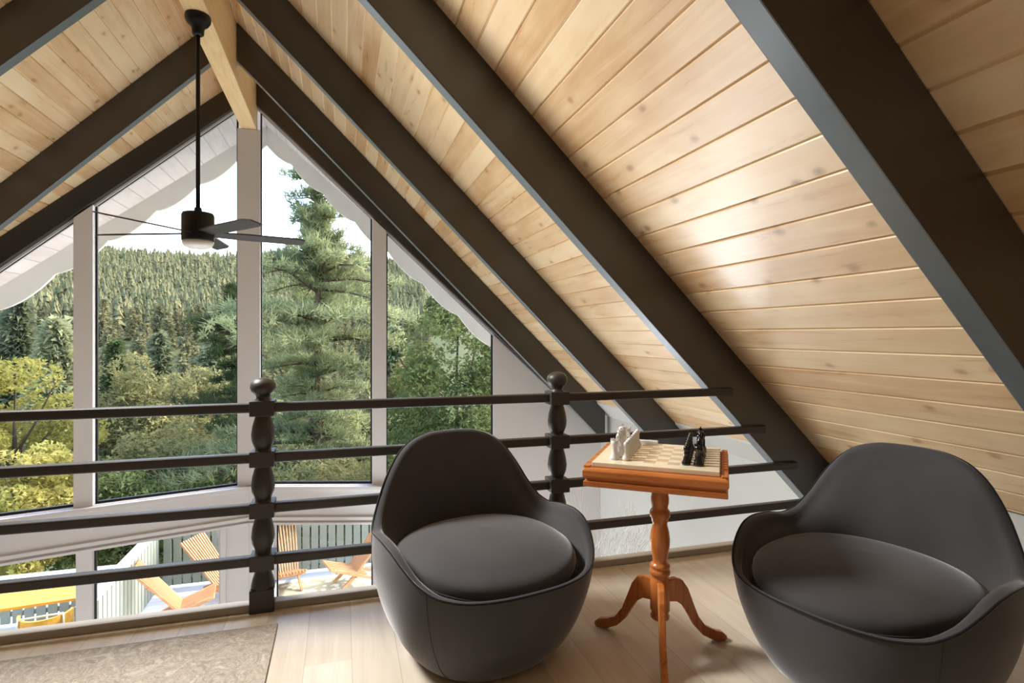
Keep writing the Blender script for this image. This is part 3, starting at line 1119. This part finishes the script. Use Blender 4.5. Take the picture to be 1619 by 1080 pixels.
def stick_chair(label, loc, rz):
    root = thing('slatted_lounge_chair', label, 'outdoor chair', loc, rz, 'folding slatted chairs on the deck')

    def panel(name, a, b_, w0, w1, n, hh=.035):
        m = MB()
        a, b_ = Vector(a), Vector(b_)
        for i in range(n):
            t = -1 + 2 * (i + .5) / n
            m.bar((a.x, t * w0 / 2, a.z), (b_.x, t * w1 / 2, b_.z), w0 / n * .6, hh, (0, 0, 1))
        m.build(name, M['teak'], root)
    panel('backrest', (.10, 0, .20), (-.55, 0, .98), .44, .60, 11)
    panel('seat', (-.12, 0, .21), (.52, 0, .42), .44, .56, 11)
    for sy in (-1, 1):
        MB().bar((.46, sy * .22, .40), (-.50, sy * .24, .018), .035, .05).build('leg', M['teak'], root)
        MB().bar((.02, sy * .20, .27), (.34, sy * .21, .018), .035, .05).build('leg', M['teak'], root)
    for (x, z) in ((-.36, .70), (.06, .20), (.40, .345)):
        MB().bar((x, -.26, z), (x, .26, z), .03, .03).build('cross_rod', M['teak'], root)
    return root


stick_chair('orange slatted chair with upright fan back beside the left fence', (-1.95, 10.65, ZG), math.radians(-25))
stick_chair('low orange slatted chair lying back, nearest the glass by the left fence', (-2.42, 9.85, ZG), math.radians(8))
stick_chair('orange slatted chair seen from behind just right of the centre post', (-0.95, 10.75, ZG), math.radians(-75))
stick_chair('orange slatted chair facing left, beside the far fence', (0.25, 10.55, ZG), math.radians(197))
b = MB()
b.box(-1.6, 0.4, 8.9, 10.9, 0, .008)
o = b.build('outdoor_rug', M['outdoor_rug'])
o.location = (0, 0, ZG)
tag(o, 'cream speckled outdoor rug under the slatted chairs', 'rug')

# golden table with two tub stools at the left end of the deck
gt = thing('patio_table', 'golden yellow plank table behind the lower left glass', 'table', (-4.4, 9.75, ZG), math.radians(6))
m = MB()
for i in range(5):
    m.box(-.95, .95, -.40 + i * .16, -.40 + i * .16 + .15, .70, .74)
m.build('table_top', M['yellow_wood'], gt, bevel=0.004)
for sx in (-.85, .85):
    for sy in (-.33, .33):
        MB().box(sx - .035, sx + .035, sy - .035, sy + .035, 0, .70).build('leg', M['pale_metal'], gt)


def tub_chair(label, loc, rz):
    r = thing('patio_chair', label, 'outdoor chair', loc, rz, 'golden rounded chairs at the patio table')
    m = MB()
    N = 20
    for i in range(N):
        a0, a1 = -PI * .5 + PI * 1.0 * i / N, -PI * .5 + PI * 1.0 * (i + 1) / N
        p = []
        for z in (.50, .78):
            for rr in (.27, .30):
                for a in (a0, a1):
                    p.append((rr * math.sin(a), -rr * math.cos(a), z))
        m.hexa([p[0], p[1], p[3], p[2], p[4], p[5], p[7], p[6]])
    m.build('backrest', M['yellow_wood'], r)
    MB().box(-.27, .27, -.26, .25, .43, .47).build('seat', M['yellow_wood'], r, bevel=.03)
    m = MB()
    for sx in (-.25, .25):
        m.tube([(sx, .24, 0), (sx, .22, .44)], .012, 8)
        m.tube([(sx, -.24, 0), (sx * .95, -.20, .80)], .012, 8)
    m.tube([(-.24, -.20, .80), (.24, -.20, .80)], .012, 8)
    m.build('tube_frame', M['pale_metal'], r)
    return r


tub_chair('golden rounded chair with pale metal frame, nearer the fence, at the patio table', (-3.75, 9.0, ZG), 0.12)
tub_chair('golden rounded chair with pale metal frame at the picture edge, at the patio table', (-4.55, 8.75, ZG), 0.12)

# ------------------------------------------------------------------ terrain


def hill_z(x, y):
    d = math.hypot(x, y)
    base = -6.0 - 0.16 * max(0, d - 12) if d < 120 else -23.3
    up = 0.0
    if d > 120:
        t = min(1.0, (d - 120) / 430.0)
        ang = math.degrees(math.atan2(x, y))
        ridge = 60 + 10 * math.sin(math.radians(ang * 3.0 + 70)) - 0.25 * (ang + 20)
        up = (ridge + 23.3) * (t ** 1.15) * (1.0 if t < 1 else 1.0)
        up += 5 * mnoise.noise(Vector((x / 70, y / 70, 0))) * min(1, t * 4)
        if d > 550:
            up -= (d - 550) * 0.35
    return base + up


b = MB()
NA, NR = 70, 60
vs, fs = [], []
for i in range(NR + 1):
    r = 11.9 + (700 - 11.9) * (i / NR) ** 1.8
    for j in range(NA + 1):
        ang = math.radians(-75 + 130 * j / NA)
        x, y = r * math.sin(ang), r * math.cos(ang)
        vs.append((x, y, hill_z(x, y)))
for i in range(NR):
    for j in range(NA):
        fs.append((i * (NA + 1) + j, i * (NA + 1) + j + 1, (i + 1) * (NA + 1) + j + 1, (i + 1) * (NA + 1) + j))
b.add(vs, fs, True)
struct(b.build('hill_terrain', M['ground']), 'wooded valley and hillside beyond the deck')


# ------------------------------------------------------------------ trees
def tri_mesh(name, V, T, m):
    me = bpy.data.meshes.new(name)
    me.vertices.add(len(V))
    me.vertices.foreach_set('co', np.asarray(V, np.float32).ravel())
    n = len(T)
    me.loops.add(n * 3)
    me.loops.foreach_set('vertex_index', np.asarray(T, np.int32).ravel())
    me.polygons.add(n)
    me.polygons.foreach_set('loop_start', np.arange(0, n * 3, 3, dtype=np.int32))
    me.polygons.foreach_set('loop_total', np.full(n, 3, np.int32))
    me.update()
    me.validate()
    me.materials.append(m)
    return me


def blades(C, D, n, ln, wd, spread, R):
    """n slim triangles at each centre C, pointing around D with some spread."""
    k = len(C)
    C = np.repeat(C, n, 0)
    D = np.repeat(D, n, 0) + R.normal(0, spread, (k * n, 3))
    D /= np.linalg.norm(D, axis=1, keepdims=True) + 1e-9
    S = np.cross(D, R.normal(0, 1, (k * n, 3)))
    S /= np.linalg.norm(S, axis=1, keepdims=True) + 1e-9
    L = ln * R.uniform(.6, 1.25, (k * n, 1))
    W = wd * R.uniform(.6, 1.2, (k * n, 1))
    A = C + R.normal(0, ln * .18, C.shape)
    V = np.stack([A - S * W / 2, A + S * W / 2, A + D * L], 1).reshape(-1, 3)
    return V


def leafs(C, size, R, up=0.4):
    k = len(C)
    N = R.normal(0, 1, (k, 3))
    N[:, 2] = np.abs(N[:, 2]) + up
    N /= np.linalg.norm(N, axis=1, keepdims=True)
    A = np.cross(N, R.normal(0, 1, (k, 3)))
    A /= np.linalg.norm(A, axis=1, keepdims=True) + 1e-9
    B = np.cross(N, A)
    s = size * R.uniform(.6, 1.3, (k, 1))
    return np.stack([C - A * s * .5, C + B * s * .42 + A * s * .1, C + A * s * .55], 1).reshape(-1, 3)


def add_tree(name, label, cat, loc, fol_V, m, trunk=None, group=None, fol_name='foliage'):
    root = thing(name, label, cat, loc, 0, group)
    T = np.arange(len(fol_V)).reshape(-1, 3)
    o = bpy.data.objects.new(fol_name, tri_mesh(fol_name, fol_V, T, m))
    COL.objects.link(o)
    o.parent = root
    if trunk:
        trunk.build('trunk', M['bark'], root)
    return root


def big_pine(label, loc, H, R0, seed, m, nb=95, sparse=1.0, top_open=True, lean=0.0):
    R = np.random.default_rng(seed)
    tr = MB()
    pts = [(lean * (t ** 2) * H * .05 + R.normal(0, .05), R.normal(0, .05), H * t) for t in np.linspace(0, 1, 9)]
    tr.tube(pts, [0.021 * H * (1 - .93 * t) for t in np.linspace(0, 1, 9)], 8)
    C, D = [], []
    for i in range(nb):
        u = R.uniform(0.18, 0.985) ** 0.9
        z = H * u
        prof = min(1.0, (1 - u) * 2.3 + .20) * (0.75 + .35 * math.sin(u * 17 + seed))
        L = R0 * prof * R.uniform(.6, 1.1)
        az = i * 2.39996 + R.normal(0, .25)
        d = np.array([math.cos(az), math.sin(az), 0.0])
        rise = R.uniform(-.18, .25) + .35 * u
        p0 = np.array([0, 0, z])
        bp = []
        nst = max(5, int(L / .2))
        for k in range(nst + 1):
            t = k / nst
            p = p0 + d * L * t + np.array([0, 0, L * (rise * t - .25 * t * t)]) + R.normal(0, .03, 3)
            bp.append(tuple(p))
        tr.tube([bp[0], bp[nst // 2], bp[-1]], [.03 + .012 * L, .018 + .006 * L, .008], 4, False)
        for k in range(int(nst * .12), nst + 1):
            t = k / nst
            p = np.array(bp[k])
            side = np.array([-d[1], d[0], 0])
            spread = L * .26 * (1 - abs(t - .65))
            for _ in range(max(1, int((3.8 + 2.2 * (1 - u)) * sparse))):
                q = p + side * R.uniform(-spread, spread) + np.array([0, 0, R.uniform(-.04, .16)])
                C.append(q)
                D.append(d * .5 + side * R.normal(0, .5) + np.array([0, 0, .55]))
    V = blades(np.array(C), np.array(D), 12, .32, .040, .6, R)
    return add_tree('pine_tree', label, 'tree', loc, V, m, tr)


def conifer_V(H, R0, R, n=42, per=16, ln=.55, wd=.26, dens=1.0):
    """Pointed conifer: drooping whorls of needle sprays."""
    C, D = [], []
    for i in range(n):
        u = (i + R.uniform(0, 1)) / n
        z = H * (.08 + .91 * u)
        L = R0 * (1 - u) ** .85 * R.uniform(.8, 1.12) + .05 * R0
        k = max(4, int(per * dens * (1 - u * .6)))
        for j in range(k):
            az = R.uniform(0, 2 * PI)
            d = np.array([math.cos(az), math.sin(az), 0])
            for t in (.35, .62, .9):
                C.append(d * L * t * R.uniform(.85, 1.1) + np.array([0, 0, z - L * t * .30 + R.normal(0, .05 * R0)]))
                D.append(d + np.array([0, 0, -.15]))
    return blades(np.array(C), np.array(D), 3, ln * R0 * .45, wd * R0 * .45, .45, R)


def broad_V(H, Rx, R, n=9000, clumps=40, size=.20, zlo=.2, squash=1.0):
    """Rounded crown made of leaf clumps."""
    cs = []
    for _ in range(clumps):
        d = R.normal(0, 1, 3)
        d /= np.linalg.norm(d)
        rr = R.uniform(.35, 1.0) ** .6
        cs.append([d[0] * Rx * rr * .85, d[1] * Rx * rr * .85, H * (zlo + (1 - zlo) * .5) + d[2] * H * (1 - zlo) * .45 * rr * squash])
    cs = np.array(cs)
    idx = R.integers(0, clumps, n)
    rad = Rx * R.uniform(.22, .40, clumps)
    d = R.normal(0, 1, (n, 3))
    d /= np.linalg.norm(d, axis=1, keepdims=True)
    P = cs[idx] + d * (rad[idx] * R.uniform(.55, 1.0, n) ** .5)[:, None] * np.array([1, 1, .8])
    return leafs(P, size, R)


def broad(name, label, loc, H, Rx, seed, m, n=9000, clumps=40, size=.2, zlo=.2, group=None):
    n = int(n * 1.35)
    R = np.random.default_rng(seed)
    tr = MB()
    tr.tube([(0, 0, -.5), (.05 * Rx, 0, H * .3), (0, .05 * Rx, H * .6), (0.05, 0, H * .85)], [.03 * H * .5, .024 * H * .5, .015 * H * .5, .004 * H], 7)
    for i in range(9):
        az = i * 2.4
        z = H * R.uniform(.3, .6)
        tr.tube([(0, 0, z), (math.cos(az) * Rx * .4, math.sin(az) * Rx * .4, z + .12 * H), (math.cos(az) * Rx * .75, math.sin(az) * Rx * .75, z + .25 * H)], [.012 * H * .5, .008 * H * .5, .002 * H], 5, False)
    return add_tree(name, label, 'tree', loc, broad_V(H, Rx, R, n, clumps, size, zlo), m, tr, group)


def at_px(px, k, z):
    """Ground position seen along picture column px (of 1619) at k metres ahead of the viewer."""
    x, y = cam_pt((px - 809.5) / 899.0 * k, k)
    return (x, y, z)


big_pine('tall sparse pine with open top right of the centre post', at_px(503, 20, -7.5), 14.7, 4.2, 3, M['leaf_pine'], 135, 1.0)
big_pine('darker pine with boughs showing left of the centre post', at_px(372, 24, -9.0), 12.4, 2.6, 12, M['leaf_shade'], 80, 1.0)
broad('oak_tree', 'dense dark green oak in the upper right window', at_px(722, 17, -6.5), 9.6, 2.3, 21, M['leaf_dark'], 15000, 60, .17, .12)
broad('oak_tree', 'olive green bushy tree behind the pine, right part of the view', at_px(640, 24, -8.0), 8.3, 2.6, 22, M['leaf_olive'], 9000, 40, .2, .12)
broad('maple_tree', 'bright yellow-green tree at the left edge of the view', at_px(20, 15, -6.2), 7.6, 1.9, 23, M['leaf_yellow'], 13000, 55, .16, .1)
broad('maple_tree', 'yellow-green bush low at the left edge of the view', at_px(40, 13.5, -5.5), 4.4, 1.4, 33, M['leaf_yellow'], 7000, 30, .15, .1)
broad('oak_tree', 'broad olive tree low in the window left of the centre post', at_px(275, 19, -7.0), 5.4, 2.4, 24, M['leaf_olive'], 12000, 55, .17, .1)
broad('oak_tree', 'dark olive shrub at the foot of the window left of the centre post', at_px(195, 16, -6.5), 4.2, 1.7, 25, M['leaf_dark'], 9000, 40, .15, .1)
broad('oak_tree', 'dark shrub beside the left mullion, low in the view', at_px(110, 18, -7.2), 5.2, 1.5, 26, M['leaf_dark'], 7000, 35, .16, .1)
broad('oak_tree', 'light green round tree in the middle of the valley', at_px(228, 38, -12.0), 12.6, 3.6, 27, M['leaf_olive'], 10000, 55, .34, .15)
broad('oak_tree', 'pale green tree beside the left mullion in the valley', at_px(170, 46, -13.0), 12.2, 3.6, 28, M['leaf_olive'], 8000, 45, .38, .15)
broad('oak_tree', 'soft green tree right of the valley tree', at_px(312, 44, -13), 12.0, 3.4, 29, M['leaf_olive'], 8000, 45, .36, .15)
broad('oak_tree', 'dark olive undergrowth at the foot of the tall pine', at_px(500, 17.5, -6.8), 4.4, 3.0, 30, M['leaf_olive'], 12000, 50, .17, .1)
broad('oak_tree', 'green shrub low behind the far deck fence', at_px(330, 16.5, -6.6), 4.0, 1.8, 31, M['leaf_dark'], 8000, 40, .15, .1)


def conifer_tree(name, label, loc, H, R0, seed, m, dens=1.0, n=46):
    R = np.random.default_rng(seed)
    tr = MB().tube([(0, 0, -1), (0, 0, H * .95)], [.02 * H, .004 * H], 6)
    return add_tree(name, label, 'tree', loc, conifer_V(H, R0, R, n, 20, .55, .26, dens), m, tr)


conifer_tree('fir_tree', 'dark grey-green fir left of the left mullion', at_px(90, 34, -11), 13.2, 2.7, 41, M['leaf_mid'], 1.5, 60)
conifer_tree('fir_tree', 'slim dark fir just right of the left mullion', at_px(183, 40, -12), 13.0, 1.9, 42, M['leaf_shade'], 1.4, 60)
conifer_tree('fir_tree', 'tall fir at the left edge behind the yellow tree', at_px(28, 42, -12), 16.0, 3.0, 43, M['leaf_mid'], 1.4, 60)
conifer_tree('fir_tree', 'green fir in the gap beside the right mullion', at_px(622, 45, -13), 15.0, 2.8, 44, M['leaf_pine'], 1.4, 60)
conifer_tree('fir_tree', 'fir behind the dark boughs left of the centre post', at_px(340, 52, -14), 17.5, 3.0, 45, M['leaf_mid'], 1.4, 60)
conifer_tree('fir_tree', 'fir with a bare trunk line in mid valley', at_px(252, 55, -14), 15.5, 3.2, 46, M['leaf_mid'], 1.2, 50)

def spire_V(R0, R, tiers, seg):
    """A small pointed conifer of unit height: ragged skirts stacked up the stem."""
    out = []
    for i in range(tiers):
        u0, u1 = .06 + .90 * i / tiers, min(1.0, .06 + .90 * (i + 1.9) / tiers)
        rr = R0 * (1 - i / tiers) ** .65 * R.uniform(.75, 1.15)
        ph = R.uniform(0, 6)
        rim = []
        for j in range(seg):
            a = ph + 2 * PI * j / seg
            q = rr * R.uniform(.65, 1.2)
            rim.append((q * math.cos(a), q * math.sin(a), u0 + R.uniform(-.06, .06)))
        top = (R.normal(0, .006), R.normal(0, .006), u1)
        for j in range(seg):
            out += [rim[j], rim[(j + 1) % seg], top]
    return np.array(out)


# hillside conifers: a few shapes shared by many trees
R = np.random.default_rng(99)
far_meshes = []
for i in range(5):
    V = conifer_V(1.0, .19 + .02 * (i % 3), R, 22, 8, 1.0, .55)
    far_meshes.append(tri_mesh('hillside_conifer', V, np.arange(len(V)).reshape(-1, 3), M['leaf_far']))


def hill_spot():
    ang = math.radians(R.uniform(-34, 8))
    d = R.uniform(70, 545)
    x, y = d * math.sin(ang), d * math.cos(ang)
    return x, y, hill_z(x, y), d


spots = []
near = []
while len(near) < 280:              # the nearer conifers keep clear of one another
    x, y, z, d = hill_spot()
    if d < 258 and all((x - p[0]) ** 2 + (y - p[1]) ** 2 > 6.3 ** 2 for p in near):
        near.append((x, y, z, d))
while len(spots) < 7500:
    x, y, z, d = hill_spot()
    if d > 264 and R.uniform() < .25 + .75 * d / 545:
        spots.append((x, y, z, d))
spots = near + spots
for i, (x, y, z, d) in enumerate(spots[:280]):
    o = bpy.data.objects.new('hillside_conifer', far_meshes[i % 5])
    COL.objects.link(o)
    o.location = (x, y, z - .5)
    h = R.uniform(9, 14)
    o.scale = (h, h, h)
    o.rotation_euler = (0, 0, R.uniform(0, 6.28))
    tag(o, 'grey-green conifer on the lower hillside among many like it', 'tree', 'conifers on the hillside')
allV = []
lib = []
for i in range(5):
    V = spire_V(.17 + .03 * (i % 3), R, 6, 6)
    lib.append(V)
for (x, y, z, d) in spots[280:]:
    V = lib[int(R.integers(0, 5))]
    h = R.uniform(8, 14)
    t = R.uniform(0, 6.28)
    c, s_ = math.cos(t), math.sin(t)
    W = np.stack([V[:, 0] * c - V[:, 1] * s_, V[:, 0] * s_ + V[:, 1] * c, V[:, 2]], 1) * h + np.array([x, y, z - .5])
    allV.append(W)
allV = np.concatenate(allV)
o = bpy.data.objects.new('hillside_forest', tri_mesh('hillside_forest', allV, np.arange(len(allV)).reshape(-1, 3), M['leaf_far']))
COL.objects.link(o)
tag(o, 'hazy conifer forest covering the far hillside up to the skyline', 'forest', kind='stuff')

# ------------------------------------------------------------------ light
w = bpy.data.worlds.new('sky')
scn.world = w
w.use_nodes = True
t = w.node_tree
bg = t.nodes['Background']
sky = t.nodes.new('ShaderNodeTexSky')
sky.sky_type = 'NISHITA'
sky.sun_disc = False
sky.sun_elevation = math.radians(42)
sky.sun_rotation = math.radians(60)
sky.air_density = 1.0
sky.dust_density = 2.0
t.links.new(sky.outputs[0], bg.inputs[0])
bg.inputs[1].default_value = 1.2


def lamp(name, typ, energy, loc=(0, 0, 0), aim=None, color=(1, 1, 1), **kw):
    d = bpy.data.lights.new(name, typ)
    d.energy = energy
    d.color = color
    for k, v in kw.items():
        setattr(d, k, v)
    o = bpy.data.objects.new(name, d)
    COL.objects.link(o)
    o.location = loc
    if aim is not None:
        o.rotation_euler = (Vector(aim) - Vector(loc)).to_track_quat('-Z', 'Y').to_euler()
    return o


lamp('sun', 'SUN', 4.2, (0, 0, 20), (-9.6, -1.6, 11.0), (1.0, 0.95, 0.86), angle=0.01)
lamp('great_room_fill', 'AREA', 110, (-0.9, 5.6, -2.9), (-0.9, 5.4, 3), (0.90, 0.96, 1.0), shape='RECTANGLE', size=6.5, size_y=3.6)  # added fill, hidden below the loft edge, lifts the ceiling from beneath
lamp('window_side_lamp', 'AREA', 150, (-0.6, 6.7, -2.0), (0.8, 1.6, 1.7), (0.88, 0.95, 1.0), shape='RECTANGLE', size=5.5, size_y=1.1)  # added fill, out of sight, strengthens the light from the window side
lamp('loft_fill', 'AREA', 112, (-1.95, 3.6, 3.28), (0.5, 1.9, 0.0), (1.0, 0.985, 0.96), shape='RECTANGLE', size=0.9, size_y=0.9, spread=math.radians(115))  # added fill above the frame for floor and chairs, no real fitting
# light portals in the glazing
for side in (1, -1):
    a0, a1 = 0.1, 3.2
    c = wp(side, 1.65, 0.6, -.2)
    p = lamp('window_portal', 'AREA', 1.0, c, c + Vector((SL * side * 0, -1, 0)) + Vector((-SL * side, 0, 0)) * 1.0, shape='RECTANGLE', size=3.3, size_y=5.0)
    p.data.cycles.is_portal = True

# ------------------------------------------------------------------ camera
cam = bpy.data.cameras.new('camera')
cam.sensor_width = 36
cam.lens = 899.0 / 1619 * 36
cam.shift_y = -11.0 / 1619
cam.clip_end = 3000
co = bpy.data.objects.new('camera', cam)
COL.objects.link(co)
co.location = (0, 0, 1.3)
co.rotation_euler = (PI / 2, 0, -yaw)
scn.camera = co
scn.view_settings.view_transform = 'Standard'
scn.view_settings.look = 'None'
scn.view_settings.exposure = 0.0
scn.cycles.use_denoising = True
scn.cycles.max_bounces = 8
scn.cycles.transparent_max_bounces = 12
scn.cycles.sample_clamp_indirect = 6.0
